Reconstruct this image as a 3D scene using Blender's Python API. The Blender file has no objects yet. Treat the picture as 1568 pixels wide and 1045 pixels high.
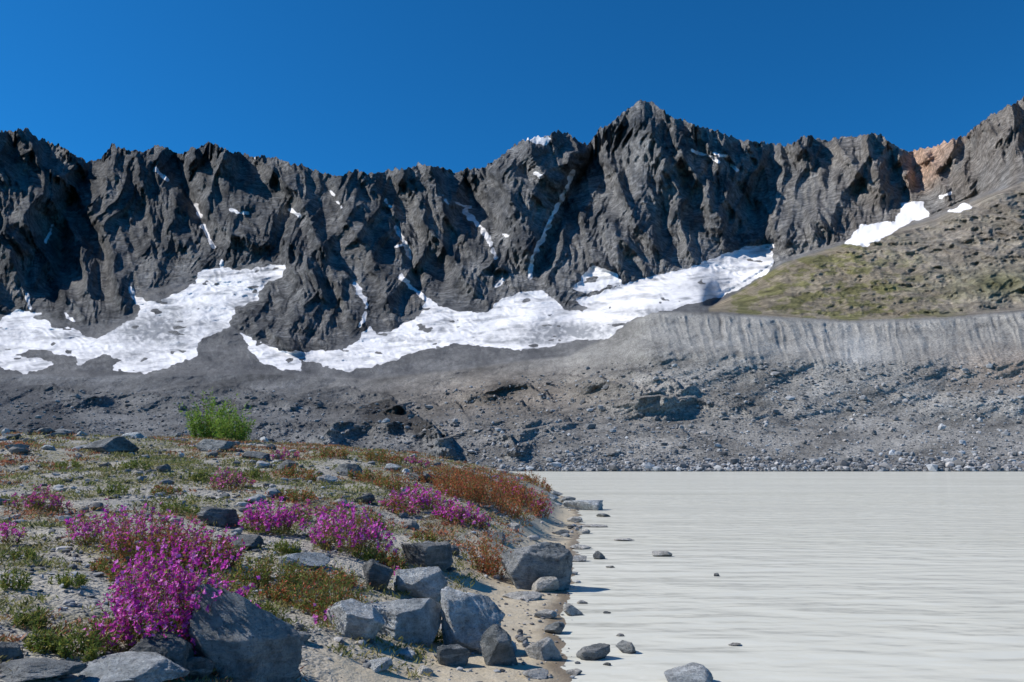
import bpy, math, numpy as np
from mathutils import Vector
rng = np.random.default_rng(7)
# ------------------------------------------------------------------ survey frame
F = 1219.6; TH = math.radians(8.93); CT, ST = math.cos(TH), math.sin(TH); CH = 1.6
def us(px, py):
    x = (np.asarray(px, float)-784)/F; y = (522.5-np.asarray(py, float))/F
    dy = CT - y*ST
    return x/dy, (ST + y*CT)/dy
# ------------------------------------------------------------------ noise
def _hash(ix, iy, seed):
    h = (ix.astype(np.int64)*374761393 + iy.astype(np.int64)*668265263 + seed*1442695041) & 0xFFFFFFFF
    h = ((h ^ (h >> 13))*1274126177) & 0xFFFFFFFF
    return (h ^ (h >> 16)) & 0xFFFF
GA = np.arange(65536)*(2*math.pi/65536); GC_, GS_ = np.cos(GA), np.sin(GA)
def gn(x, y, seed=0):
    x = np.asarray(x, float); y = np.asarray(y, float)
    x, y = np.broadcast_arrays(x, y)
    ix = np.floor(x); iy = np.floor(y); fx = x-ix; fy = y-iy
    u = fx*fx*fx*(fx*(fx*6-15)+10); v = fy*fy*fy*(fy*(fy*6-15)+10)
    def g(dx, dy):
        a = _hash(ix+dx, iy+dy, seed)
        return GC_[a]*(fx-dx)+GS_[a]*(fy-dy)
    a = g(0, 0); b = g(1, 0); c = g(0, 1); d = g(1, 1)
    return 1.4*((a*(1-u)+b*u)*(1-v)+(c*(1-u)+d*u)*v)
def fbm(x, y, o=4, seed=0, g=.5):
    s = 0; a = 1; t = 0
    for i in range(o):
        s = s+a*gn(x*2**i, y*2**i, seed+i*17); t += a; a *= g
    return s/t
def rdg(x, y, seed=0): return 1-np.minimum(np.abs(gn(x, y, seed))*1.8, 1)
def sst(a, b, x):
    t = np.clip((x-a)/(b-a), 0, 1); return t*t*(3-2*t)
def ip(x, tab):
    t = np.array(tab, float); return np.interp(x, t[:, 0], t[:, 1])
def mix(a, b, t): return a*(1-t)+b*t
# ------------------------------------------------------------------ mesh helper
def mk(name, V, Fc, mat, attrs=None, cols=None, smooth=True):
    V = np.ascontiguousarray(V, dtype=np.float32).reshape(-1, 3); Fc = np.ascontiguousarray(Fc, dtype=np.int32)
    me = bpy.data.meshes.new(name); k = Fc.shape[1]; n = len(Fc)
    me.vertices.add(len(V)); me.vertices.foreach_set('co', V.ravel())
    me.loops.add(n*k); me.loops.foreach_set('vertex_index', Fc.ravel())
    me.polygons.add(n); me.polygons.foreach_set('loop_start', np.arange(0, n*k, k, dtype=np.int32))
    me.polygons.foreach_set('loop_total', np.full(n, k, dtype=np.int32))
    me.polygons.foreach_set('use_smooth', np.full(n, smooth, dtype=bool))
    for nm, a in (attrs or {}).items():
        at = me.attributes.new(nm, 'FLOAT', 'POINT'); at.data.foreach_set('value', np.ascontiguousarray(a, dtype=np.float32).ravel())
    for nm, a in (cols or {}).items():
        at = me.attributes.new(nm, 'FLOAT_COLOR', 'POINT')
        c = np.ones((len(V), 4), np.float32); c[:, :3] = np.asarray(a).reshape(-1, 3); at.data.foreach_set('color', c.ravel())
    me.update(calc_edges=True)
    ob = bpy.data.objects.new(name, me); bpy.context.scene.collection.objects.link(ob)
    if mat: me.materials.append(mat)
    return ob
def gridfaces(R, C):
    i = np.arange((R-1)*(C-1)); r = i//(C-1); c = i % (C-1); a = r*C+c
    return np.stack([a, a+1, a+C+1, a+C], 1)
# ------------------------------------------------------------------ material helpers
class NT:
    def __init__(s, name):
        s.m = bpy.data.materials.new(name); s.m.use_nodes = True; s.t = s.m.node_tree; s.t.nodes.clear()
        s.out = s.n('ShaderNodeOutputMaterial')
    def n(s, ty, **kw):
        nd = s.t.nodes.new(ty)
        for k, v in kw.items():
            if k.startswith('i_'):
                key = k[2:]
                key = int(key) if key.isdigit() else key.replace('_', ' ')
                nd.inputs[key].default_value = v
            else: setattr(nd, k, v)
        return nd
    def l(s, a, b): s.t.links.new(a, b)
    def noise(s, scale, detail=6, rough=.6, vec=None):
        nd = s.n('ShaderNodeTexNoise', i_Scale=scale, i_Detail=detail, i_Roughness=rough)
        if vec is not None: s.l(vec, nd.inputs['Vector'])
        return nd.outputs['Fac']
    def mr(s, v, a, b, c, d):
        nd = s.n('ShaderNodeMapRange', i_1=a, i_2=b, i_3=c, i_4=d); s.l(v, nd.inputs[0]); return nd.outputs[0]
    def mul(s, a, b, op='MULTIPLY'):
        nd = s.n('ShaderNodeMath', operation=op)
        for i, q in enumerate((a, b)):
            if isinstance(q, (int, float)): nd.inputs[i].default_value = q
            else: s.l(q, nd.inputs[i])
        return nd.outputs[0]
    def vs(s, v, f):
        nd = s.n('ShaderNodeVectorMath', operation='SCALE'); s.l(v, nd.inputs[0])
        if isinstance(f, (int, float)): nd.inputs['Scale'].default_value = f
        else: s.l(f, nd.inputs['Scale'])
        return nd.outputs[0]
    def mx(s, f, a, b):
        nd = s.n('ShaderNodeMix', data_type='RGBA')
        if isinstance(f, (int, float)): nd.inputs[0].default_value = f
        else: s.l(f, nd.inputs[0])
        for i, q in ((6, a), (7, b)):
            if isinstance(q, tuple): nd.inputs[i].default_value = (*q, 1)
            else: s.l(q, nd.inputs[i])
        return nd.outputs[2]
    def attr(s, nm):
        return s.n('ShaderNodeAttribute', attribute_name=nm)
    def bump(s, h, dist, st=1.0, nrm=None):
        nd = s.n('ShaderNodeBump', i_Strength=st, i_Distance=dist); s.l(h, nd.inputs['Height'])
        if nrm is not None: s.l(nrm, nd.inputs['Normal'])
        return nd.outputs[0]
    def pos(s): return s.n('ShaderNodeNewGeometry').outputs['Position']
    def bsdf(s, col, rough=.9, nrm=None, spec=.2, **kw):
        b = s.n('ShaderNodeBsdfPrincipled')
        if isinstance(col, tuple): b.inputs['Base Color'].default_value = (*col, 1)
        else: s.l(col, b.inputs['Base Color'])
        if isinstance(rough, (int, float)): b.inputs['Roughness'].default_value = rough
        else: s.l(rough, b.inputs['Roughness'])
        b.inputs['Specular IOR Level'].default_value = spec
        if nrm is not None: s.l(nrm, b.inputs['Normal'])
        return b.outputs[0]
    def fin(s, sh): s.l(sh, s.out.inputs[0]); return s.m

def mountain_mat():
    t = NT('mountain_rock_snow'); p = t.pos()
    col = t.attr('Col').outputs['Color']; snow = t.attr('snow').outputs['Fac']; dirt = t.attr('dirt').outputs['Fac']; sc = t.attr('scree').outputs['Fac']
    n1 = t.noise(.02, 8, .65, p); n2 = t.noise(.12, 8, .7, p); n3 = t.noise(.9, 4, .7, p)
    mp = t.n('ShaderNodeMapping'); mp.inputs['Rotation'].default_value = (.5, 1.0, .2); mp.inputs['Scale'].default_value = (1, 1, 5); t.l(p, mp.inputs[0])
    ns = t.noise(.022, 7, .7, mp.outputs[0])
    f = t.mul(t.mul(t.mr(n1, .3, .7, .6, 1.4), t.mr(n2, .3, .7, .35, 1.7)), t.mr(ns, .35, .65, .6, 1.5))
    f2 = t.mul(t.mr(n1, .3, .7, .8, 1.2), t.mr(n3, .3, .7, .35, 1.75))
    fm = t.n('ShaderNodeMix'); t.l(sc, fm.inputs[0]); t.l(f, fm.inputs[2]); t.l(f2, fm.inputs[3])
    rock = t.vs(col, fm.outputs[0])
    sn = t.mr(t.mul(snow, t.mr(n2, .3, .7, -.28, .28), 'ADD'), .38, .54, 0, 1)
    scol = t.mx(t.mr(t.mul(dirt, t.mr(n2, .3, .7, -.16, .16), 'ADD'), .1, .9, 0, 1), (.84, .82, .81), (.27, .275, .285))
    c = t.mx(sn, rock, scol)
    st = t.mr(sn, 0, 1, 1, .24)
    b1 = t.n('ShaderNodeBump', i_Distance=15.0); t.l(t.mul(st, t.mr(sc, 0, 1, 1, .6)), b1.inputs['Strength']); t.l(n2, b1.inputs['Height'])
    b3 = t.n('ShaderNodeBump', i_Distance=18.0); t.l(t.mul(st, t.mr(sc, 0, 1, 1, 0)), b3.inputs['Strength']); t.l(ns, b3.inputs['Height']); t.l(b1.outputs[0], b3.inputs['Normal'])
    sm = t.mul(st, t.mr(sc, 0, 1, .4, 1))
    b2 = t.n('ShaderNodeBump', i_Distance=1.2); t.l(sm, b2.inputs['Strength']); t.l(n3, b2.inputs['Height']); t.l(b3.outputs[0], b2.inputs['Normal'])
    return t.fin(t.bsdf(c, .9, b2.outputs[0], .15))
def ground_mat():
    t = NT('gravel_ground'); p = t.pos()
    sand = t.attr('sand').outputs['Fac']; wet = t.attr('wet').outputs['Fac']; veg = t.attr('veg').outputs['Fac']
    n1 = t.noise(.8, 8, .65, p); n2 = t.noise(9, 6, .7, p); n3 = t.noise(70, 4, .7, p)
    v = t.n('ShaderNodeTexVoronoi', i_Scale=38.0); t.l(p, v.inputs['Vector'])
    v2 = t.n('ShaderNodeTexVoronoi', i_Scale=13.0); t.l(p, v2.inputs['Vector'])
    vc = t.n('ShaderNodeSeparateColor'); t.l(v.outputs['Color'], vc.inputs[0])
    gr = t.mx(vc.outputs[0], (.15, .145, .13), (.44, .42, .38))
    gr = t.mx(t.mr(n1, .38, .54, 0, .85), gr, (.42, .39, .33))
    gr = t.mx(t.mul(veg, t.mr(n2, .4, .62, .05, .85)), gr, (.17, .155, .065))
    sd = t.mx(t.mr(n2, .35, .65, 0, 1), (.45, .38, .27), (.54, .47, .355))
    c = t.mx(sand, gr, sd)
    c = t.mx(wet, c, (.24, .19, .13))
    c = t.vs(c, t.mr(n3, .25, .75, .72, 1.25))
    h = t.mul(t.mul(v.outputs['Distance'], -.5), t.mul(v2.outputs['Distance'], -.9), 'ADD')
    h = t.mul(h, t.mr(sand, 0, 1, 1, .12))
    b = t.bump(h, .03, .9); b = t.bump(n2, .05, .5, b); b = t.bump(n3, .006, .6, b)
    return t.fin(t.bsdf(c, t.mr(wet, 0, 1, .92, .35), b, .25))
def stone_mat(nm, a, b_, rust=.0):
    t = NT(nm); p = t.pos()
    n1 = t.noise(2.2, 8, .65, p); n2 = t.noise(11, 9, .72, p); n3 = t.noise(75, 5, .7, p)
    c = t.mx(t.mr(n1, .38, .62, 0, 1), a, b_)
    c = t.vs(c, t.mr(n2, .3, .7, .4, 1.6))
    mp = t.n('ShaderNodeMapping'); mp.inputs['Rotation'].default_value = (.6, .5, .3); mp.inputs['Scale'].default_value = (1, 1, 6); t.l(p, mp.inputs[0])
    vn = t.noise(3.0, 7, .65, mp.outputs[0])
    c = t.mx(t.mr(vn, .54, .62, 0, .5), c, (.54, .55, .54))
    c = t.mx(t.mr(n3, .53, .68, 0, .65), c, (.07, .07, .065))
    if rust: c = t.mx(t.mr(n2, .52, .68, 0, rust), c, (.30, .20, .11))
    # damp dark band just above the lake surface
    sp = t.n('ShaderNodeSeparateXYZ'); t.l(p, sp.inputs[0])
    c = t.vs(c, t.mr(t.mul(sp.outputs[2], t.mr(n2, .3, .7, -.015, .015), 'ADD'), .01, .03, .5, 1.0))
    b = t.bump(n1, .26, .8); b = t.bump(n2, .14, 1., b); b = t.bump(vn, .07, .8, b); b = t.bump(n3, .012, .9, b)
    return t.fin(t.bsdf(c, .82, b, .3))
def col_mat(nm, transl=0., rough=.8, bmp=0.):
    t = NT(nm); c = t.attr('Col').outputs['Color']; nr = None
    if bmp:
        p = t.pos(); n = t.noise(bmp, 6, .7, p); c = t.vs(c, t.mr(n, .3, .7, .7, 1.3)); nr = t.bump(n, .25/bmp, .7)
    s = t.bsdf(c, rough, nr, .25)
    if transl:
        tr = t.n('ShaderNodeBsdfTranslucent'); t.l(c, tr.inputs[0]); ms = t.n('ShaderNodeMixShader', i_0=transl); t.l(s, ms.inputs[1]); t.l(tr.outputs[0], ms.inputs[2]); s = ms.outputs[0]
    return t.fin(s)
def water_mat():
    t = NT('milky_glacial_water'); p = t.pos()
    def w(sx, sy, sc, d, rot=.12, r=.5):
        mp = t.n('ShaderNodeMapping'); mp.inputs['Scale'].default_value = (sx, sy, 1); mp.inputs['Rotation'].default_value = (0, 0, rot); t.l(p, mp.inputs[0])
        return t.noise(sc, d, r, mp.outputs[0])
    a = w(.35, 1, 1.7, 1, .16); a2 = w(.4, 1, 3.6, 1, -.12); b = w(.5, 1, 9, 1, -.2); c = w(.12, .5, .35, 4, .05); s = w(.06, .6, .2, 4, 0)
    col = t.mx(t.mr(s, .35, .65, 0, 1), (.605, .595, .51), (.65, .64, .56))
    h = t.mul(t.mul(t.mul(a, .9), t.mul(a2, .4), 'ADD'), t.mul(b, .07), 'ADD'); h = t.mul(h, t.mr(c, .35, .65, .4, 1.4))
    n = t.bump(h, .055, 1.0)
    df = t.n('ShaderNodeBsdfDiffuse'); t.l(col, df.inputs[0]); t.l(n, df.inputs['Normal'])
    n2 = t.bump(h, .13, 1.0); gl = t.n('ShaderNodeBsdfGlossy'); gl.inputs['Roughness'].default_value = .07; t.l(n2, gl.inputs['Normal'])
    fr = t.n('ShaderNodeFresnel', i_IOR=1.33); t.l(n2, fr.inputs['Normal'])
    ms = t.n('ShaderNodeMixShader'); t.l(t.mul(fr.outputs[0], .45), ms.inputs[0]); t.l(df.outputs[0], ms.inputs[1]); t.l(gl.outputs[0], ms.inputs[2])
    return t.fin(ms.outputs[0])
M_MTN = mountain_mat(); M_GND = ground_mat(); M_WAT = water_mat()
M_ST = {'l': stone_mat('light_stone', (.42, .455, .47), (.66, .68, .68)), 'm': stone_mat('grey_stone', (.19, .21, .215), (.42, .43, .425), .25),
        'd': stone_mat('dark_stone', (.11, .12, .125), (.29, .30, .30), .3), 'p': stone_mat('pale_stone', (.55, .53, .48), (.66, .64, .60), .2)}
M_GRAV = col_mat('gravel_stone', 0, .85, 18.); M_BLD = col_mat('moraine_stone', 0, .9, 1.5); M_LEAF = col_mat('plant_leaf', .35, .6)

# ------------------------------------------------------------------ FAR TERRAIN (moraine, glacier, mountain wall)
RIDGE = [(-400,190),(-200,170),(-60,195),(0,200),(40,197),(60,212),(100,225),(120,240),(135,250),(155,242),(170,222),(200,229),(222,233),(240,221),(280,233),(300,226),(320,218),(345,226),(380,239),(420,240),(450,250),(490,262),(515,269),(545,258),(560,267),(600,260),(640,251),(670,252),(700,263),(740,256),(765,240),(790,219),(810,211),(840,205),(855,198),(875,208),(893,218),(900,219),(915,200),(940,182),(960,166),(980,151),(1000,158),(1030,176),(1060,190),(1090,197),(1120,210),(1160,218),(1200,223),(1230,209),(1270,213),(1310,208),(1340,201),(1360,216),(1390,230),(1420,225),(1460,215),(1480,205),(1510,180),(1540,163),(1568,150),(1700,110),(2000,90)]
RD = [(-400,1700),(0,1950),(135,2350),(300,2300),(545,2050),(700,2400),(840,2250),(895,2500),(980,2250),(1230,2300),(1390,2200),(1480,1800),(1568,1600),(2000,1200)]
MC = [(-400,570),(0,572),(150,575),(300,572),(460,572),(560,580),(640,572),(700,566),(800,552),(870,545),(930,515),(980,483),(1000,477),(1100,478),(1200,486),(1300,491),(1450,486),(1568,475),(2000,440)]
MD = [(-400,600),(0,640),(500,680),(850,660),(1000,600),(1568,540),(2000,500)]
FT = [(-400,480),(0,482),(60,480),(110,505),(188,495),(210,455),(300,422),(345,412),(420,406),(440,440),(455,500),(470,538),(500,545),(560,512),(600,510),(650,468),(740,483),(810,450),(880,476),(960,440),(1060,415),(1180,378),(1200,370),(2000,360)]
HL = [(1085,474),(1130,450),(1200,405),(1290,377),(1350,360),(1430,338),(1500,306),(1568,280),(2000,200)]
STEP = 1.3
PX = np.arange(-240, 1810, STEP); C = len(PX); R = 500
base = ip(PX, RIDGE)
jag = 6*fbm(PX/26, PX*0+.3, 4, 5, .6) + 5.0*(rdg(PX/12., PX*0+9.1, 8)-.5) + 3.0*(rdg(PX/5.1, PX*0+2.1, 9)-.5)
v = np.linspace(0, 1, R)[:, None]
PY = base[None]*(1-v)+726*v+jag[None]*np.clip(1-v*9, 0, 1)**2
PXg = np.broadcast_to(PX[None], PY.shape).copy()
Dg = lambda py: np.interp(py, [380, 410, 470, 520, 560, 600], [1850, 1550, 1300, 1050, 870, 760])
mc = ip(PX, MC); md = ip(PX, MD); ft = ip(PX, FT); hl = ip(PX, HL); rd = ip(PX, RD)
IY = np.arange(60, 730.0, 1.0); DI = np.empty((len(IY), C))
for i, p in enumerate(PX):
    pts = [(729, 243), (721, 246), (714, 253), (690, 300), (645, 385), (min(mc[i]+62, 636), mix(400, md[i], .35)), (mc[i]+2, md[i])]
    pts.append((mc[i]-3, md[i]+(110 if p < 950 else 150)))
    if p > 1085:
        blend = float(sst(1480, 1560, p)); hd = float(np.interp(p, [1085, 1140], [900, 1060])); pts.append((hl[i], hd))
        pts.append((hl[i]-3, mix(float(Dg(hl[i])) if p < 1200 else float(np.interp(p, [1200, 1320], [float(Dg(405)), 1550])), 1120, blend)))
    if p < 1190:
        f = min(ft[i], pts[-1][0]-4); pts.append((f, max(Dg(f), pts[-1][1]+20)))
        pts.append((f-4, pts[-1][1]+12))
    pts.append((base[i]-6, max(rd[i], pts[-1][1]+60)))
    a = np.array(pts[::-1]); a[:, 0] = np.maximum.accumulate(a[:, 0]+np.arange(len(a))*1e-3)
    DI[:, i] = np.log(np.interp(IY, a[:, 0], a[:, 1]))
def blur(A, k, ax):
    P = np.pad(A, [(k, k) if j == ax else (0, 0) for j in (0, 1)], mode='edge'); cs = np.cumsum(P, axis=ax)
    z = np.zeros_like(np.take(cs, [0], axis=ax)); cs = np.concatenate([z, cs], axis=ax); n = A.shape[ax]; w = 2*k+1
    return (np.take(cs, range(w, w+n), axis=ax)-np.take(cs, range(0, n), axis=ax))/w
DB = blur(blur(blur(DI, 7, 1), 5, 1), 2, 0)
DB2 = blur(blur(DI, 16, 1), 12, 1)
mB = sst(420, 460, IY)[:, None]*np.ones((1, C)); mB = np.maximum(mB, ((PX[None] > 1085) & (IY[:, None] > hl[None]-14)).astype(float)); mB = blur(mB, 4, 1)
DB = mix(DB2, DB, mB)
lowm = sst(700, 712, IY)[:, None]; DB = mix(DB, DI, lowm)
D = np.empty_like(PY)
for i in range(C): D[:, i] = np.exp(np.interp(PY[:, i], IY, DB[:, i]))
# masks
HLg = np.where(PX > 1085, hl, 9999)[None]; MCg = mc[None]
wxp = PXg + 9*fbm(PXg/24, PY/14, 5, 31, .6); wyp = PY + 7*fbm(PXg/20, PY/12, 5, 61, .6)
def poly(pts):
    pts = np.array(pts, float); m = np.zeros(PY.shape, bool)
    sel = (wxp > pts[:, 0].min()) & (wxp < pts[:, 0].max()) & (wyp > pts[:, 1].min()) & (wyp < pts[:, 1].max())
    x = wxp[sel]; y = wyp[sel]; ins = np.zeros(x.shape, bool)
    for (x1, y1), (x2, y2) in zip(pts, np.roll(pts, -1, 0)):
        if y1 == y2: continue
        ins ^= ((y1 > y) != (y2 > y)) & (x < (x2-x1)*(y-y1)/(y2-y1)+x1)
    m[sel] = ins; return m
def linedist(pts, X, Y):
    d = np.full(X.shape, 1e9)
    for (x1, y1), (x2, y2) in zip(pts[:-1], pts[1:]):
        dx, dy = x2-x1, y2-y1; t = np.clip(((X-x1)*dx+(Y-y1)*dy)/(dx*dx+dy*dy), 0, 1)
        d = np.minimum(d, np.hypot(X-x1-t*dx, Y-y1-t*dy))
    return d
bound = np.where(PX < 1185, np.minimum(ft, np.where(PX > 1085, hl, 9999)), hl)[None]
bnd2 = blur(np.repeat(bound, 3, 0), 10, 1)[:1]
wall = sst(-4, 10, bound-PY+6*gn(PXg/20, PY/20, 66))
wrel = sst(0, 60, bnd2-PY)
butt = poly([(440,402),(405,436),(398,460),(362,470),(352,500),(372,510),(400,528),(430,542),(500,548),(500,400)]).astype(float)
butt = blur(blur(butt, 3, 0), 4, 1); wall = np.maximum(wall, butt); wrel = np.maximum(wrel, .8*blur(blur(butt, 8, 0), 8, 1))
mor = sst(-2, 4, PY-MCg)
hill = ((PXg > 1085) & (PY < MCg) & (PY > HLg-2)).astype(float); hill = blur(blur(hill, 1, 0), 1, 1)
POL = [
 [(200,455),(245,462),(300,434),(300,418),(340,410),(375,413),(438,403),(432,424),(402,438),(396,460),(362,470),(352,500),(302,524),(300,544),(260,562),(220,572),(168,566),(186,552),(160,542),(118,562),(116,545),(150,518),(185,498),(212,486),(214,470)],
 [(-300,470),(-100,500),(0,492),(28,474),(62,480),(80,502),(112,500),(124,516),(160,518),(140,540),(120,548),(60,536),(10,545),(-200,560)],
 [(-60,552),(30,544),(76,552),(82,560),(40,573),(0,562),(-60,570)],
 [(366,506),(392,522),(430,538),(500,538),(530,534),(556,514),(566,496),(575,510),(600,508),(640,484),(656,460),(690,474),(740,480),(770,458),(810,444),(835,448),(872,478),(905,474),(880,460),(960,434),(1000,424),(1060,408),(1100,394),(1140,380),(1188,372),(1182,412),(1140,440),(1100,456),(1050,468),(1000,480),(960,494),(932,518),(880,520),(846,530),(800,536),(740,530),(700,526),(640,538),(590,556),(530,570),(500,564),(480,552),(462,554),(462,570),(420,562),(390,548)],
 [(878,443),(905,405),(925,412),(947,420),(954,436),(900,448)],
 [(1292,374),(1318,346),(1368,340),(1386,310),(1414,306),(1422,330),(1386,346),(1330,376)],
 [(1446,326),(1478,310),(1488,318),(1462,326)],
 [(798,214),(822,205),(844,212),(838,222),(818,219)]]
snow = np.zeros(PY.shape)
for q in POL: snow = np.maximum(snow, poly(q))
big = snow.copy()
hole = fbm((PXg+.5*PY)/42, PY/13, 3, 35, .55)
snow = snow*(1-((hole > .34) & (PXg < 1290)))
LN = [([(878,262),(866,292),(846,330),(828,372),(815,392),(812,425)],5),([(712,324),(738,350),(752,372),(758,396)],6),([(606,348),(620,372),(628,394)],5),([(622,372),(606,378)],3),([(545,435),(556,456),(562,470)],6.5),([(614,424),(640,448),(664,468)],5),([(300,314),(306,332)],4),([(310,345),(326,378)],4.5),([(238,260),(256,276)],4),([(352,322),(382,328)],4),([(445,322),(458,332)],5),([(1060,232),(1090,240),(1100,248)],4),([(1095,236),(1112,240)],4),([(770,428),(760,440)],4),([(590,306),(598,316)],3.5),([(720,318),(700,312)],3),([(505,293),(512,298)],3.5),([(384,236),(392,240)],3.5),([(1120,250),(1128,262)],3.5),([(1440,302),(1456,296)],3),([(338,400),(340,412)],5),([(770,358),(778,362)],3.5),([(80,345),(70,372)],3),([(40,450),(46,470)],4),([(820,265),(830,272)],4),([(200,440),(204,456)],4),([(100,480),(112,492)],3),([(516,310),(524,318)],3),([(680,300),(686,312)],2.5),([(560,480),(552,500)],4)]
lx = PXg+5*fbm(PXg/12, PY/12, 4, 36, .6); ly = PY+3*fbm(PXg/9, PY/9, 3, 37, .6)
for pts, w in LN:
    d = linedist(pts, lx, ly); ww = w*(.85+.9*gn(PXg/10, PY/11, 78)); snow = np.maximum(snow, sst(ww*.62+1.2, ww*.62-.6, d+1.4*gn(PXg/4, PY/4, 77)))
snow = blur(blur(snow, 1, 0), 1, 1)
bigb = blur(blur(big, 4, 0), 4, 1)
# relief : ribs and gullies running down the fall line
wx = PXg + 34*fbm(PXg/160, PY/160, 3, 2) + 6*fbm(PXg/26, PY/30, 3, 3, .55); wy = PY + 30*fbm(PXg/140, PY/140, 3, 12) + 6*fbm(PXg/24, PY/24, 3, 13, .6)
R1 = rdg((wx+.42*wy)/100, (wy-.2*wx)/260, 21); R2 = rdg((wx-.45*wy)/56, wy/190, 22); R3 = rdg((wx+.38*wy)/30, wy/120, 23)
R4 = rdg((wx-.25*wy)/16, wy/62, 24); R5 = rdg((wx+.42*wy)/8.5, wy/34, 25); R6 = rdg((wx-.2*wy)/5, wy/17, 26); R7 = gn((wx+.4*wy)/2.9, wy/7, 27)
LG = rdg((wy-.75*wx)/30, (wx+.5*wy)/90, 28)
amp = .40+.6*R2
rel = .062*R1+.048*R2+amp*(.036*R3+.022*R4+.009*R5+.0045*R6+.0016*R7)+.004*LG
SP = [([(545,262),(500,350),(450,440),(430,540)],50,.06),([(170,223),(150,300),(200,420),(190,470)],34,.06),([(40,200),(30,330),(0,440)],34,.06),([(135,247),(95,320),(60,470)],20,-.08),
      ([(320,220),(345,310),(370,400)],32,.05),([(980,155),(960,260),(930,350),(900,400)],45,.05),([(893,216),(866,280),(830,370),(808,450)],16,-.09),([(700,262),(745,350),(790,430)],20,-.07),
      ([(640,252),(680,350),(720,460)],32,.05),([(790,222),(775,330),(770,400)],30,.055),([(1230,210),(1215,310),(1195,390)],26,.055),([(1340,204),(1290,280),(1240,370)],26,.06),([(1392,229),(1400,320)],20,-.04),
      ([(1060,190),(1080,300),(1090,390)],34,.04),([(545,262),(600,380),(640,460)],20,-.07),([(255,235),(290,330),(325,400)],18,-.07),([(1510,182),(1500,260)],36,.05),([(1150,225),(1150,380)],14,-.04),([(400,250),(430,330),(400,400)],16,-.05)]
for pts, w, a in SP:
    d = linedist(pts, wx-8, wy); rel = rel + a*np.exp(-(d/w)**1.2)
gl = (1-wall)*(1-mor)*(1-hill)
damp = 1-.85*bigb
fine = amp*(.012*R4+.008*R5+.004*R6)-.006
D = D*(1-((rel-.105)*wrel + fine*(1-wrel)*wall)*damp*np.maximum(wall, 0))
crev = rdg((PXg+2*PY)/30, (PY-.3*PXg+8*gn(PXg/30, PY/20, 47))/7, 43)
D = D*(1-gl*(.028*fbm(PXg/70, PY/26, 3, 41, .5)+.0050*crev+.004*fbm(PXg/8, PY/4, 3, 44)))
D = D*(1-hill*(.044*fbm((PXg-.6*PY)/70, PY/38, 4, 51, .55)+.010*rdg((PXg+PY)/34, (PY-.3*PXg)/16, 52)+.004*rdg(PXg/12, PY/7, 53)+.004*fbm(PXg/6, PY/3.5, 3, 54)))
dpt = PY-MCg
hum = .055*fbm((PXg+1.2*PY)/130, PY/60, 3, 71)+.020*fbm((PXg+1.5*PY)/46, PY/30, 3, 73)+.006*fbm((PXg+PY)/16, PY/9, 3, 75)
left = sst(1150, 850, PXg)
up = sst(715, 690, PY)
D = D*(1-mor*up*hum*(.45+.55*left))
MND = [(588,612,84,44,.17,60),(735,655,64,22,.07,34),(210,602,190,22,.07,40),(430,612,150,20,.07,40),(860,572,140,26,.06,44),(1010,606,150,24,.05,40),(700,598,100,24,.08,40),(320,588,90,12,.05,30),
       (920,644,140,20,.04,36),(1120,640,160,20,.025,44),(60,590,90,16,.10,70),(520,592,70,14,.05,30),(650,612,60,14,.05,26),(800,622,60,16,.06,30),(960,566,80,20,.04,34),(380,640,120,14,.05,30),(790,586,44,14,.06,24),(860,675,120,12,.04,24)]
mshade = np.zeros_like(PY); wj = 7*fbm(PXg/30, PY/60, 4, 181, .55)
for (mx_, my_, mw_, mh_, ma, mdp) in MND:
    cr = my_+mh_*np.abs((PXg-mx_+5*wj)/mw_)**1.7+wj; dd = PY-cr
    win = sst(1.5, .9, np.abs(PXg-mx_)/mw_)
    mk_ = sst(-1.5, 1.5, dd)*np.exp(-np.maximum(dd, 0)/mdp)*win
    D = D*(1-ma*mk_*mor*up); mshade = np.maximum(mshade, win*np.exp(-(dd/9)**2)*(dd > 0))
flx = (PXg-.3*dpt)+10*fbm(PXg/60, PY/60, 3, 79)
fl = (rdg(flx/25, PY/140, 81)*.5+rdg(flx/12, PY/80, 82)*.35+rdg(flx/7, PY/40, 84)*.15)
flm = mor*sst(930, 1050, PXg)*sst(105+50*gn(PXg/45, PY*0, 83), 20, dpt)*sst(0, 8, dpt)*(.65+.35*sst(-.3, .3, gn(PXg/70, PY/60, 85)+.1))
D = D*(1-.020*fl*flm)
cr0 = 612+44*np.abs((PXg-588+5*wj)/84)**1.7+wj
mound_dark = sst(0, 3, PY-cr0)*sst(46, 24, PY-cr0+7*gn(PXg/14, PY/14, 86))*sst(535, 575, PXg)*sst(672, 648, PXg)  # near-black colour painted below the mound's crest; no opening is modelled
hollow_shade = np.exp(-(((PXg-775)/26)**2+((PY-594)/14)**2)**1.4)  # shade of a hollow painted into the moraine colour, nothing carved
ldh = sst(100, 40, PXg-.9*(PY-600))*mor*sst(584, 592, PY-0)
u, s = us(PXg, PY)
X = D*u; Y = D.copy(); Z = CH + D*s
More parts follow.
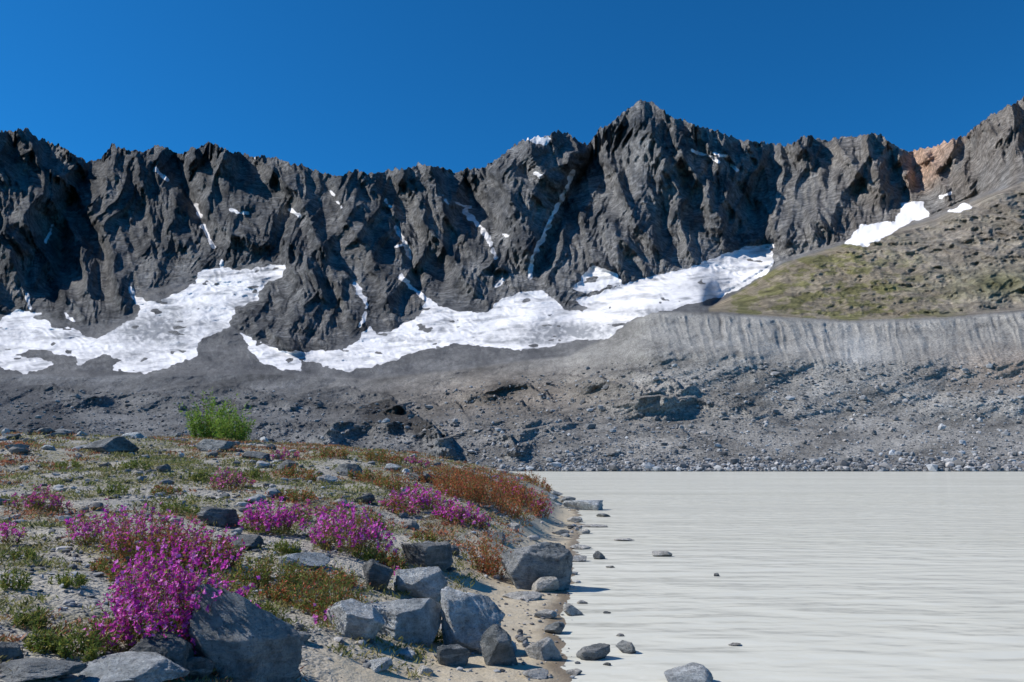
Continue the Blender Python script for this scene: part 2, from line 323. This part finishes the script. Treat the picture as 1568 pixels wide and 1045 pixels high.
# colours
n_a = fbm(PXg/60, PY/45, 5, 91, .6); n_b = fbm(PXg/9, PY/7, 4, 95, .6)
def c3(*c): return np.array(c, float)[None, None, :]
E = lambda a: a[..., None]
rock = mix(c3(.078, .084, .094), c3(.275, .272, .267), E(np.clip(.42+1.5*n_a+.9*n_b, 0, 1)))
rock = rock*E(mix(.80, 1.15, sst(450, 1000, PXg)))
rock = mix(rock, c3(.31, .265, .22), E(sst(1120, 1420, PXg+60*n_a)*.7))
conc = np.clip(1-(R3*.5+R4*.3+R2*.2)*1.25, 0, 1); rock = mix(rock, c3(.37, .365, .355), E(conc*.7))
org = sst(1383, 1396, PXg+10*n_b)*sst(1480, 1435, PXg+18*n_a+.45*(PY-225))*sst(305, 265, PY+20*n_a)
rock = mix(rock, c3(.66, .45, .33), E(org*.9))
mw = [(-300, 0), (450, .15), (750, .55), (1000, 1), (2000, 1)]
mcol = mix(c3(.180, .182, .184), c3(.355, .34, .312), E(ip(PXg, mw)))
brn = np.exp(-(((PXg-780)/190)**2+((PY-605)/44)**2)); mcol = mix(mcol, c3(.28, .235, .188), E(brn*.8))
mcol = mcol*E(np.clip(1+1.0*fbm((PXg+1.5*PY)/110, PY/30, 5, 101, .6)+.4*n_b, .45, 1.6))
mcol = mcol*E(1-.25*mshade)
mcol = mix(mcol, c3(.50, .48, .44), E(np.clip(flm*(.25+.5*fl+.8*n_a+.5*n_b), 0, 1)))
wed = np.exp(-(((PXg-1315)/(20+.6*np.clip(dpt-20, 0, 90)))**2))*sst(90, 50, dpt)*sst(10, 30, dpt); mcol = mix(mcol, c3(.60, .59, .56), E(wed*.7*mor))
b2 = np.exp(-(((PXg-1560)/120)**2+((PY-565)/32)**2)); mcol = mix(mcol, c3(.35, .27, .21), E(b2*.7))
mcol = mix(mcol, c3(.06, .055, .05), E(np.clip(mound_dark, 0, .88)))
mcol = mix(mcol, c3(.08, .07, .06), E(hollow_shade*.85))
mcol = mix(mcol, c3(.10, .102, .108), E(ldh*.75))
shr = sst(702, 716, PY); mcol = mix(mcol, c3(.21, .205, .19), E(shr*.6))
hn = np.clip(.5+1.3*fbm(PXg/40, PY/14, 5, 111, .65), 0, 1)
hcol = mix(c3(.35, .295, .215), c3(.235, .22, .10), E(sst(.38, .65, hn)))
hcol = mix(hcol, c3(.36, .315, .265), E(sst(1330, 1480, PXg+(430-PY)*1.1+80*n_a)*.85))
hcol = mix(hcol, c3(.16, .17, .06), E(np.exp(-(((PXg-1530)/60)**2+((PY-435)/22)**2))*.7))
gcol = mix(c3(.12, .121, .125), c3(.23, .226, .22), E(np.clip(.5+1.5*n_a, 0, 1)))*E(1+.5*n_b)
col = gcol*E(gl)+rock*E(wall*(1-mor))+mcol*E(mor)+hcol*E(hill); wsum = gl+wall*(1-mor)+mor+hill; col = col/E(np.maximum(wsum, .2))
dirt = np.clip(.12+1.3*fbm((PXg-.6*PY)/60, (PY+.1*PXg)/9, 4, 121, .62)+.35*(1-crev)*sst(-.2, .3, gn(PXg/60, PY/25, 123)+.1), 0, 1)
for cx, cy, rx, ry, a in [(235,505,70,26,.95),(260,480,50,12,.6),(870,508,90,16,.95),(1000,478,60,10,.7),(820,522,60,8,.8),(20,510,40,18,.3),(520,552,60,10,.3),(330,505,30,30,.5),(1120,436,70,9,.5),(1080,440,60,9,.4),(300,470,50,8,.35),(200,545,40,18,.5)]:
    dirt = np.maximum(dirt, a*np.exp(-(((PXg-cx)/rx)**2+((PY-cy)/ry)**2))*(.8+1.2*n_b+.5*crev))
dirt = dirt*(PXg < 1270)
Xb = X[:1]*1.12; Yb = Y[:1]*1.12; Zb = Z[:1]-160
Xa = np.vstack([Xb, X]); Ya = np.vstack([Yb, Y]); Za = np.vstack([Zb, Z])
ext = lambda a: np.concatenate([a[:1], a], 0)
scree = np.clip(mor+gl+hill*.3, 0, 1)
V = np.stack([Xa, Ya, Za], -1)
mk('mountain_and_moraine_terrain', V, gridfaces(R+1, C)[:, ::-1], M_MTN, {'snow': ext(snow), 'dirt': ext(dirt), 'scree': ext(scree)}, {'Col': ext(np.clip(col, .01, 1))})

# ------------------------------------------------------------------ FOREGROUND
SH = [(-5,-.2),(3,.25),(5.9,.42),(8.3,.5),(10.5,.72),(14.3,1.1),(20.3,1.7),(27.5,2.3),(38,2.7),(47.6,2.75),(70,3.0),(90,3.0),(100,0),(115,-20),(140,-60),(260,-150)]
def gh(X, Y, full=False):
    xs = ip(Y, SH)+.16*fbm(Y/1.1, Y*0+3, 3, 201)*np.clip(Y/8, .6, 2.5)
    t = xs-X
    H = ip(Y, [(-5,1.2),(8,1.2),(13,1.3),(18,1.85),(24,2.45),(34,2.6),(45,2.4),(70,1.8),(100,1.5),(260,1.4)])
    t0 = ip(Y, [(0,.85),(8,.8),(14,.6),(20,.4),(40,.3)])
    tp = np.maximum(t-t0, 0)
    z = .07*np.clip(t, 0, 2)+H*(1-np.exp(-tp/5.0))*sst(0, 1.2, tp+.25)
    z = np.where(t < 0, np.maximum(.10*t, -2.5), z)
    k = sst(.4, 1.8, t)
    sc = np.clip(Y/12, .7, 1.7)
    z = z+k*(.10*fbm(X/1.7, Y/1.7, 3, 211)+.17*fbm(X/5.5, Y/5.5, 2, 213)*sc)+sst(-.2, .3, t)*.018*fbm(X/.3, Y/.3, 3, 215)
    if full: return z, t
    return z
OY = -4.0
yy = np.concatenate([np.linspace(.5, 3, 20)-2, np.geomspace(1.02+4, 264, 620)-4]); yy = np.unique(np.round(yy, 5))
uu = np.linspace(-1.25, .85, 950)
U, YY = np.meshgrid(uu, yy); XX = U*(YY-OY)
ZZ, TT = gh(XX, YY, True)
vegn = sst(-.05, .3, fbm(XX/1.3, YY/1.3, 4, 221)+.12+.15*sst(10, 18, YY))*sst(.8, 2.2, TT)
sand = sst(2.2, 1.2, TT+.6*fbm(XX/.5, YY/.5, 3, 223)); wet = sst(.32, .05, TT+.15*fbm(XX/.3, YY/.3, 3, 225))
mk('shore_ground', np.stack([XX, YY, ZZ], -1), gridfaces(len(yy), len(uu)), M_GND, {'sand': sand, 'wet': wet, 'veg': vegn})
mk('lake_water', [(-300, -12, 0), (500, -12, 0), (500, 262, 0), (-300, 262, 0)], [[0, 1, 2, 3]], M_WAT)

def hit(px, py):
    u, s = us(px, py); ys = np.geomspace(2.2, 130, 2600); z = CH+ys*s
    g = np.maximum(gh(u*ys, ys), 0); i = int(np.argmax(z <= g))
    if z[i] > g[i]: return None
    return float(u*ys[i]), float(ys[i]), float(g[i])
def hit2(px, py):
    for k in range(40):
        h = hit(px, py+k*2)
        if h and h[1] < 45: return h
    return h

import bmesh
def ico(sub):
    bm = bmesh.new(); bmesh.ops.create_icosphere(bm, subdivisions=sub, radius=1); bm.verts.ensure_lookup_table()
    V = np.array([v.co[:] for v in bm.verts]); Fc = np.array([[v.index for v in f.verts] for f in bm.faces]); bm.free(); return V, Fc
def facet(V, seed, n=13, k=22, box=.0):
    r = np.random.default_rng(seed); N = r.normal(size=(n, 3)); N /= np.linalg.norm(N, axis=1)[:, None]
    d = r.uniform(.55, 1.0, n)
    if box:
        B = np.array([[1,0,0],[-1,0,0],[0,1,0],[0,-1,0],[0,0,1],[0,0,-1]], float)+r.normal(scale=.28, size=(6, 3)); B /= np.linalg.norm(B, axis=1)[:, None]
        N = np.vstack([N, B]); d = np.concatenate([d, r.uniform(.55, .85, 6)])
    q = np.maximum((V@N.T)/d, 1e-3); rad = 1/((q**k).sum(1)**(1/k)); return V*np.minimum(rad, 1.25)[:, None]
IV6, IF6 = ico(6); IV4, IF4 = ico(5); IV1, IF1 = ico(1); IV2, IF2 = ico(2)
def n3(V, f, seed): return (gn(V[:, 0]*f+V[:, 2]*f*.7, V[:, 1]*f-V[:, 2]*f*.6, seed)+gn(V[:, 1]*f+5, V[:, 2]*f+V[:, 0]*.4*f, seed+3))*.5
def boulder(px, py, w, h, kind='m', seed=0, box=1., dep=.8, slope=0., dx=0, dy=0):
    x, y, z = hit2(px, py); W = w*y/F; H = h*y/F; dp = W*dep
    IV, IF = (IV6, IF6) if w > 75 else (IV4, IF4)
    V = facet(IV, seed+300, 13, 80, box)
    V = V*(1+.09*n3(V, 1.3, seed)+.06*n3(V, 3.1, seed+1)-.09*np.abs(n3(V, 5.5, seed+2))-.04*np.abs(n3(V, 13, seed+7))+.016*n3(V, 18, seed+5)+.010*n3(V, 40, seed+6))[:, None]
    rr = rng.uniform(-.7, .7); c, s_ = math.cos(rr), math.sin(rr); V = V@np.array([[c, s_, 0], [-s_, c, 0], [0, 0, 1]])
    ty = rng.uniform(-.25, .25); c, s_ = math.cos(ty), math.sin(ty); V = V@np.array([[c, 0, s_], [0, 1, 0], [-s_, 0, c]])
    V = (V-(V.max(0)+V.min(0))/2)/((V.max(0)-V.min(0))/2)
    V[:, 2] -= slope*V[:, 0]*(V[:, 2] > 0)*V[:, 2]
    zb = .34 if z > .03 else .45
    Ht = H*(1+zb)
    V = V*np.array([W/2, dp/2, Ht/2])
    ob = mk('boulder', V, IF, M_ST[kind]); ob.location = (x+dx, y+dp*.42+dy, z+H-Ht/2); return ob
BL = [(362,1046,160,112,'m',1,0,.7,.45),(225,1034,100,56,'d',2,0,.8),(612,980,118,58,'l',3,0,.8,.2),(722,1002,98,86,'l',4,1,.8,.1),(764,1022,58,56,'m',5,1,.8),(694,1022,50,30,'m',6,1,.8),
 (640,922,84,52,'l',7,0,.8,.2),(650,874,80,38,'d',8,0,.8),(822,903,112,66,'m',9,1,.75),(836,908,42,20,'p',10,0,.8),(800,920,62,10,'p',11,0,.6),(455,872,82,22,'l',12,0,.8),(574,905,48,42,'d',13,0,.8,.2),
 (535,978,95,50,'l',14,0,.8,.3),(835,948,36,11,'p',15,0,.7),(878,944,30,16,'p',16,0,.8),(850,972,32,16,'m',17,0,.8),(835,1012,62,32,'p',18,0,.7),(910,1012,50,20,'m',19,0,.8),(960,1002,30,16,'m',20,0,.8),(1062,1056,74,26,'l',21,0,.9),
 (1015,853,30,8,'p',22,0,.6),(1098,883,9,5,'d',23,0,.8),(1127,990,20,3,'p',24,0,.8),(886,861,26,9,'p',25,0,.8),(918,857,19,12,'d',26,0,.8),(895,782,64,15,'l',27,0,.7),(850,748,26,8,'m',28,0,.8),(890,842,34,6,'p',29,0,.7),(905,808,52,4,'p',30,0,.7),(958,829,34,3,'p',31,0,.6),(860,820,26,8,'m',50,0,.8),(895,818,20,7,'p',51,0,.8),
 (155,695,86,28,'d',32,0,.8),(325,692,62,20,'m',33,0,.8),(530,730,42,20,'d',34,0,.8),(200,648,36,10,'l',35,0,.8),(62,660,34,12,'d',36,0,.8),(92,654,26,12,'m',37,0,.8),(435,722,36,18,'d',38,0,.8),(385,705,44,14,'d',39,0,.8),(556,772,32,16,'d',40,0,.8),(640,738,40,16,'d',41,0,.8),
 (30,1046,120,20,'m',42,0,.8),(165,1056,180,34,'l',43,0,.8),(575,1030,46,16,'l',44,0,.8),(8,1015,34,28,'d',45,0,.8),(326,806,58,28,'d',46,0,.8),(370,842,46,20,'d',47,0,.8),(325,800,40,14,'l',48,0,.8),(700,960,30,12,'m',49,0,.8),(780,1000,22,14,'l',52,0,.8),
 (505,742,22,14,'l',53,0,.8),(600,722,24,12,'l',54,0,.8),(270,664,24,8,'m',55,0,.8),(20,690,30,10,'m',56,0,.8),(760,830,30,14,'m',57,0,.8),(735,800,22,10,'l',58,0,.8),(690,850,26,14,'m',59,0,.8),(785,812,24,10,'p',60,0,.8),(820,790,26,8,'m',61,0,.8),(490,840,30,14,'m',62,0,.8),(800,880,22,10,'p',63,0,.8),(40,650,20,9,'d',64,0,.8),(10,674,26,10,'d',65,0,.8),(120,668,18,8,'l',66,0,.8),(70,690,22,9,'l',67,0,.8),(620,1010,30,14,'l',68,0,.8),(650,1035,26,12,'p',69,0,.8),(455,985,34,16,'m',70,0,.8),(740,930,20,10,'l',71,0,.8),(280,1042,70,30,'d',72,0,.8),(430,1042,50,20,'m',73,0,.8),
 (880,1035,24,8,'p',74,0,.8),(820,1040,40,10,'p',75,0,.8),(892,925,16,5,'p',76,0,.8),(930,940,12,3,'m',77,0,.8),(935,870,14,3,'p',78,0,.8),(925,792,22,5,'m',79,0,.8),(880,800,24,8,'p',80,0,.8),(870,770,24,9,'m',81,0,.8),(845,765,24,8,'l',82,0,.8),(908,776,18,6,'m',83,0,.8),(930,1020,12,4,'d',84,0,.8),(800,985,18,8,'p',85,0,.8),(950,975,12,3,'p',86,0,.8)]
for b in BL: boulder(*b)

def scatter(name, P, S, colr, base, Fc, nvar, mat, flat=.75):
    n = len(P)
    vars_ = [facet(base, 900+i, 9, 12, 1. if i % 2 else 0) for i in range(nvar)]
    vi = rng.integers(0, nvar, n); A = np.stack(vars_)[vi]
    a = rng.uniform(0, 2*math.pi, n); ca, sa = np.cos(a), np.sin(a)
    sc = np.stack([rng.uniform(.7, 1.3, n), rng.uniform(.6, 1.1, n), rng.uniform(.4, 1.0, n)*flat], 1)*S[:, None]
    A = A*sc[:, None, :]
    x = A[..., 0]*ca[:, None]-A[..., 1]*sa[:, None]; y = A[..., 0]*sa[:, None]+A[..., 1]*ca[:, None]
    V = np.stack([x, y, A[..., 2]], -1)+P[:, None, :]+np.array([0, 0, 1])*(sc[:, 2]*.45)[:, None, None]
    m = len(base); Fa = (Fc[None]+(np.arange(n)*m)[:, None, None]).reshape(-1, 3)
    return mk(name, V, Fa, mat, None, {'Col': np.repeat(colr, m, 0)}, smooth=False)
def greys(n, lo, hi):
    g = rng.uniform(0, 1, n)**1.6; b = lo+(hi-lo)*g; w = rng.uniform(-.05, .06, n)
    return np.stack([b*(1+w), b, b*(1-w*.8)], 1)
def bank_pts(n, y0, y1, tmin=-.1, umin=-.9, pw=1.):
    Yp = y0*np.exp(rng.uniform(0, 1, n)**pw*math.log(y1/y0)); up = rng.uniform(umin, .30, n); Xp = up*Yp
    z, t = gh(Xp, Yp, True); k = t > tmin; return Xp[k], Yp[k], z[k], t[k]
x, y, z, t = bank_pts(80000, 2.2, 60); cl = fbm(x/.8, y/.8, 3, 301); k = rng.uniform(0, 1, len(x)) < np.where(t < 1.5, .12+.5*np.clip(cl-.1, 0, 1), .2+1.5*np.clip(cl+.05, 0, 1)); x, y, z, t = x[k], y[k], z[k], t[k]
S = rng.lognormal(math.log(.0105), .5, len(x))*np.clip(y/5.5, .8, 4.0)**.7
scatter('gravel', np.stack([x, y, z], 1), S, greys(len(x), .14, .46), IV1, IF1, 10, M_GRAV)
x, y, z, t = bank_pts(4600, 3.0, 70); cl = fbm(x/1.2, y/1.2, 3, 305)+.08*sst(9, 14, y); k = (cl > -.0) & ((t > 1.3) | (rng.uniform(0, 1, len(x)) < .4)); x, y, z, t = x[k], y[k], z[k], t[k]
S = np.minimum(rng.lognormal(math.log(.028), .5, len(x)), .075)*np.clip(y/6, .8, 4)**.85
scatter('cobbles', np.stack([x, y, z], 1), S, greys(len(x), .10, .42), IV2, IF2, 10, M_GRAV)
n = 22000; pxs = rng.uniform(-150, 1750, n); pyb = 721-(rng.uniform(0, 1, n)**1.6)*165
n2 = 6500; pxs = np.concatenate([pxs, rng.uniform(850, 1750, n2)]); pyb = np.concatenate([pyb, 722-np.abs(rng.normal(0, 9, n2))])
ci = np.clip(((pxs-PX[0])/STEP).astype(int), 0, C-1); ri = np.clip(((pyb-base[ci])/(726-base[ci])*(R-1)).round().astype(int), 0, R-1)
P = np.stack([X[ri, ci], Y[ri, ci], Z[ri, ci]], 1); keep = (PY[ri, ci] > mc[ci]+25); P = P[keep]; pk = pxs[keep]
S = np.clip(rng.lognormal(math.log(.34), .6, len(P)), .15, 2.2)*np.clip(P[:, 1]/300, 1, 1.5)
gc = greys(len(P), .14, .48)*np.where(pk < 700, .75, 1.)[:, None]
scatter('moraine_stones', P, S, gc, IV1, IF1, 10, M_BLD, .9)

# ------------------------------------------------------------------ PLANTS
def kites(P, Dr, N, L, W):
    tip = P+Dr*L[:, None]; mid = P+Dr*(L*.45)[:, None]; sd = N*(W/2)[:, None]
    return np.stack([P, mid-sd, tip, mid+sd], 1)
def norm(a): return a/np.maximum(np.linalg.norm(a, axis=1), 1e-6)[:, None]
def rv(n): return norm(rng.normal(size=(n, 3)))
class Bag:
    def __init__(s): s.v = []; s.c = []
    def add(s, Q, col): s.v.append(Q); s.c.append(np.repeat(col, 4, 0))
    def make(s, name):
        V = np.concatenate([q.reshape(-1, 3) for q in s.v]); Cc = np.concatenate(s.c)
        return mk(name, V, np.arange(len(V)).reshape(-1, 4), M_LEAF, None, {'Col': Cc}, smooth=False)
def pick(pal, n, var=.25):
    pal = np.array(pal); c = pal[rng.integers(0, len(pal), n)]; return np.clip(c*rng.uniform(1-var, 1+var, (n, 1)), .01, 1)
GREEN = [(.14,.19,.035),(.20,.23,.05),(.10,.15,.03),(.27,.26,.06)]
ORAN = [(.46,.13,.05),(.38,.18,.06),(.28,.22,.07),(.18,.18,.05),(.44,.10,.06)]
MAG = [(.66,.06,.47),(.74,.12,.58),(.56,.04,.40),(.80,.26,.68)]
PNK = [(.62,.12,.42),(.50,.06,.28),(.55,.18,.34)]
def clump(name, px, py, w, h, leafpal, flowpal=None, stems=60, lps=16, fps=5, fsz=.017, lsz=.035, tight=1.):
    x, y, z = hit2(px, py); Rr = w*y/F/2; H = h*y/F; y = y+Rr*.5
    k = max(1., y/6.0)**.6; fsz *= k; lsz *= k
    n = stems; a = rng.uniform(0, 2*math.pi, n); r = np.sqrt(rng.uniform(0, 1, n))
    lob = 1+.25*np.sin(a*3+rng.uniform(0, 6))+.15*np.sin(a*5+rng.uniform(0, 6))
    bx = x+np.cos(a)*r*Rr*.72*lob; by = y+np.sin(a)*r*Rr*.55*lob
    B = np.stack([bx, by, gh(bx, by)-.01], 1)
    lean = np.stack([np.cos(a)*r*.42, np.sin(a)*r*.42, np.ones(n)], 1)+rng.normal(scale=.16, size=(n, 3)); lean = norm(lean)
    Ls = H*(1.05-.5*r**2)*rng.uniform(.55, 1.08, n)
    tipn = B+lean*Ls[:, None]; side = norm(np.cross(lean, rv(n)))
    bag = Bag(); wst = .0022*k
    bag.add(np.stack([B-side*wst, B+side*wst, tipn+side*wst*.5, tipn-side*wst*.5], 1), pick([(.25,.09,.05),(.16,.14,.05)], n))
    m = int(n*lps); si = rng.integers(0, n, m); tt = rng.uniform(.08, 1., m)
    P = B[si]+lean[si]*(Ls[si]*tt)[:, None]+rng.normal(scale=.006*k, size=(m, 3))
    Dd = norm(rv(m)*1.0+lean[si]*.55); Nn = norm(np.cross(Dd, rv(m)))
    bag.add(kites(P, Dd, Nn, lsz*rng.uniform(.6, 1.3, m), lsz*.27*rng.uniform(.7, 1.3, m)), pick(leafpal, m, .35))
    if flowpal:
        m = int(n*fps); si = rng.integers(0, n, m); tt = 1-.5*rng.uniform(0, 1, m)**1.4
        P = B[si]+lean[si]*(Ls[si]*tt)[:, None]+rv(m)*.016*k
        A = norm(rv(m)+np.array([-.25, -.5, .5])); e1 = norm(np.cross(A, rv(m))); e2 = np.cross(A, e1); cc = pick(flowpal, m, .3)
        for j in range(4):
            q = j*math.pi/2; dd = norm(e1*math.cos(q)+e2*math.sin(q)+A*.35); nn_ = norm(np.cross(dd, A))
            ll = fsz*rng.uniform(.8, 1.25, m); bag.add(kites(P, dd, nn_, ll, ll*.75), cc*rng.uniform(.85, 1.15, (m, 1)))
        m2 = int(m*.6); si = rng.integers(0, n, m2); P = B[si]+lean[si]*(Ls[si]*rng.uniform(.75, 1.06, m2))[:, None]
        Dd = norm(rv(m2)*.5+lean[si]); bag.add(kites(P, Dd, norm(np.cross(Dd, rv(m2))), np.full(m2, fsz*1.1), np.full(m2, fsz*.3)), pick([(.40,.03,.13),(.5,.05,.3)], m2))
    return bag.make(name)
FW = 'dwarf_fireweed'
MIXG = GREEN+[ORAN[1], ORAN[2]]
clump(FW, 240, 1008, 215, 152, GREEN, MAG, 240, 24, 11)
clump(FW, 160, 1000, 60, 60, GREEN, MAG, 30, 16, 5)
clump(FW, 300, 1016, 64, 76, GREEN, MAG, 40, 18, 7)
clump(FW, 215, 866, 200, 80, MIXG+ORAN, PNK+MAG, 180, 22, 3.0)
clump(FW, 300, 876, 120, 72, MIXG+ORAN, MAG, 100, 22, 3.0)
clump(FW, 140, 840, 110, 66, MIXG, MAG, 70, 18, 4)
clump(FW, 45, 785, 105, 40, MIXG, PNK, 60, 15, 3.5)
clump(FW, 8, 838, 36, 40, MIXG, MAG, 16, 14, 7)
clump(FW, 408, 820, 96, 56, GREEN, MAG, 100, 15, 7)
clump(FW, 525, 852, 160, 76, MIXG, MAG, 150, 18, 5.5)
clump(FW, 465, 800, 60, 30, MIXG, PNK, 36, 14, 3.5)
clump(FW, 345, 752, 66, 34, MIXG, PNK, 50, 14, 3.5)
clump(FW, 640, 784, 130, 36, MIXG, MAG, 110, 16, 4.5)
clump(FW, 710, 808, 100, 34, MIXG, MAG, 90, 16, 4.5)
clump(FW, 505, 965, 70, 40, MIXG, MAG, 18, 14, 2)
clump(FW, 640, 715, 60, 14, MIXG, PNK, 30, 12, 3)
clump(FW, 430, 705, 60, 16, MIXG, PNK, 30, 12, 3)
clump(FW, 603, 885, 20, 18, GREEN, MAG, 6, 10, 5)
SHN = 'autumn_shrub'
for a in [(400,905,150,50,GREEN+[ORAN[1]],110),(492,948,120,80,ORAN+GREEN+GREEN,120),(750,884,60,76,ORAN+[ORAN[0]],64),(735,775,180,52,ORAN+[ORAN[0]],220),(690,752,150,36,ORAN,150),
 (210,900,150,46,ORAN+GREEN,100),(330,932,100,56,GREEN+[ORAN[1]],80),(110,1012,90,54,GREEN,60),(12,905,50,34,GREEN,26),(600,870,60,26,GREEN+ORAN,40),(670,985,34,26,GREEN,14),(480,900,70,28,GREEN+ORAN,46),(390,955,80,40,GREEN,44),
 (580,712,90,20,ORAN+GREEN,60),(500,704,80,18,ORAN+GREEN,50),(450,735,90,22,GREEN+ORAN,60),(600,755,90,22,GREEN+ORAN,60),(380,735,70,20,GREEN,40),(270,790,80,22,GREEN,40),(300,740,70,18,GREEN,36),(560,740,70,20,ORAN+GREEN,50),(40,965,70,34,GREEN,34),(100,900,60,24,GREEN,30),(170,760,60,18,GREEN,30),(450,770,70,20,GREEN+ORAN,40),(820,744,60,20,ORAN,50),(770,757,100,30,ORAN,100),(200,720,70,16,GREEN,30),(90,720,70,14,GREEN,30),(560,810,60,24,GREEN+ORAN,40),(430,850,60,24,GREEN,34),
 (650,830,50,16,GREEN+ORAN,26),(160,880,70,26,GREEN+ORAN,34),(420,925,60,30,GREEN+ORAN,36),(20,860,60,20,GREEN,26),(530,900,50,26,GREEN+ORAN,30),(720,735,80,20,ORAN,60),(60,1000,60,36,GREEN,34),(420,985,50,30,GREEN,26),(340,870,60,30,GREEN+ORAN,34),(250,760,60,18,GREEN+ORAN,30),(560,860,50,22,GREEN,26)]:
    clump(SHN, a[0], a[1], a[2], a[3], a[4], None, a[5], 22)
clump(SHN, 800, 780, 110, 40, ORAN+[ORAN[0]], PNK, 130, 20, 1)
clump(SHN, 610, 790, 70, 26, ORAN+GREEN, PNK, 60, 16, 2)
clump('willow_bush', 318, 674, 62, 78, [(.20,.33,.04),(.29,.41,.07),(.12,.21,.035)], None, 110, 36, lsz=.05)
clump('willow_bush', 352, 674, 58, 52, [(.20,.33,.04),(.29,.39,.07),(.12,.21,.035)], None, 70, 28, lsz=.05)
bag = Bag()
x, y, z, t = bank_pts(34000, 2.4, 60, 1.1)
q = fbm(x/1.3, y/1.3, 4, 221)+.12; far = sst(9, 18, y)
k = (q+.16*far > .06) & (rng.uniform(0, 1, len(x)) < .40+.5*far); x, y, z = x[k], y[k], z[k]
m = 11; nn = len(x); sc = (.029*np.clip(y/5, .8, 5)**.55)*rng.uniform(.6, 1.5, nn)
P = np.repeat(np.stack([x, y, z], 1), m, 0); sc = np.repeat(sc, m)
P = P+rng.normal(size=P.shape)*np.array([1, 1, .12])*sc[:, None]*1.1; P[:, 2] += .3*sc
Dd = norm(rv(len(P))*np.array([1, 1, .5])+np.array([0, 0, .75])); redm = fbm(x/3, y/3, 3, 401)+.2*sst(14, 26, y)+.4*sst(-.18, -.02, x/y)*sst(9, 14, y)+.07
GC = [(.22,.23,.075),(.26,.25,.095),(.17,.18,.06),(.27,.23,.095)]
OC = [(.34,.16,.08),(.27,.20,.09),(.36,.13,.07),(.24,.21,.08)]
cg = pick(GC, nn); co = pick(OC, nn); cb = np.where((redm > .2)[:, None], co, cg)
bag.add(kites(P, Dd, norm(np.cross(Dd, rv(len(P)))), sc*1.2, sc*.33), np.repeat(cb, m, 0)*rng.uniform(.7, 1.3, (len(P), 1)))
bag.make('ground_cover_plants')

# ------------------------------------------------------------------ camera, light, sky
cam = bpy.data.cameras.new('camera'); co = bpy.data.objects.new('camera', cam); bpy.context.scene.collection.objects.link(co)
cam.sensor_width = 36; cam.lens = F/1568*36; cam.clip_end = 20000; cam.clip_start = .05
co.location = (0, 0, CH); co.rotation_euler = (math.pi/2+TH, 0, 0); bpy.context.scene.camera = co
EL = math.radians(43); AZ = math.radians(-86)
Sd = Vector((math.sin(AZ)*math.cos(EL), math.cos(AZ)*math.cos(EL), math.sin(EL)))
sl = bpy.data.lights.new('sun', 'SUN'); sl.energy = 5.0; sl.angle = math.radians(.5); sl.color = (1, .955, .89)
so = bpy.data.objects.new('sun', sl); so.rotation_euler = Sd.to_track_quat('Z', 'Y').to_euler(); bpy.context.scene.collection.objects.link(so)
w = bpy.data.worlds.new('World'); bpy.context.scene.world = w; w.use_nodes = True; nt = w.node_tree; nt.nodes.clear()
o = nt.nodes.new('ShaderNodeOutputWorld'); bg = nt.nodes.new('ShaderNodeBackground'); sk = nt.nodes.new('ShaderNodeTexSky')
sk.sky_type = 'NISHITA'; sk.sun_disc = False; sk.sun_elevation = EL; sk.sun_rotation = AZ % (2*math.pi); sk.altitude = 2400; sk.air_density = 1.0; sk.dust_density = .3; sk.ozone_density = 3.0
ml = nt.nodes.new('ShaderNodeVectorMath'); ml.operation = 'MULTIPLY'; ml.inputs[1].default_value = (.10, .72, 1.14)
bg.inputs[1].default_value = .118
L = nt.links.new
L(sk.outputs[0], ml.inputs[0]); L(ml.outputs[0], bg.inputs[0]); L(bg.outputs[0], o.inputs[0])
vs = bpy.context.scene.view_settings; vs.view_transform = 'Standard'; vs.look = 'None'; vs.exposure = 0; vs.gamma = 1
print('verts', sum(len(m.vertices) for m in bpy.data.meshes))
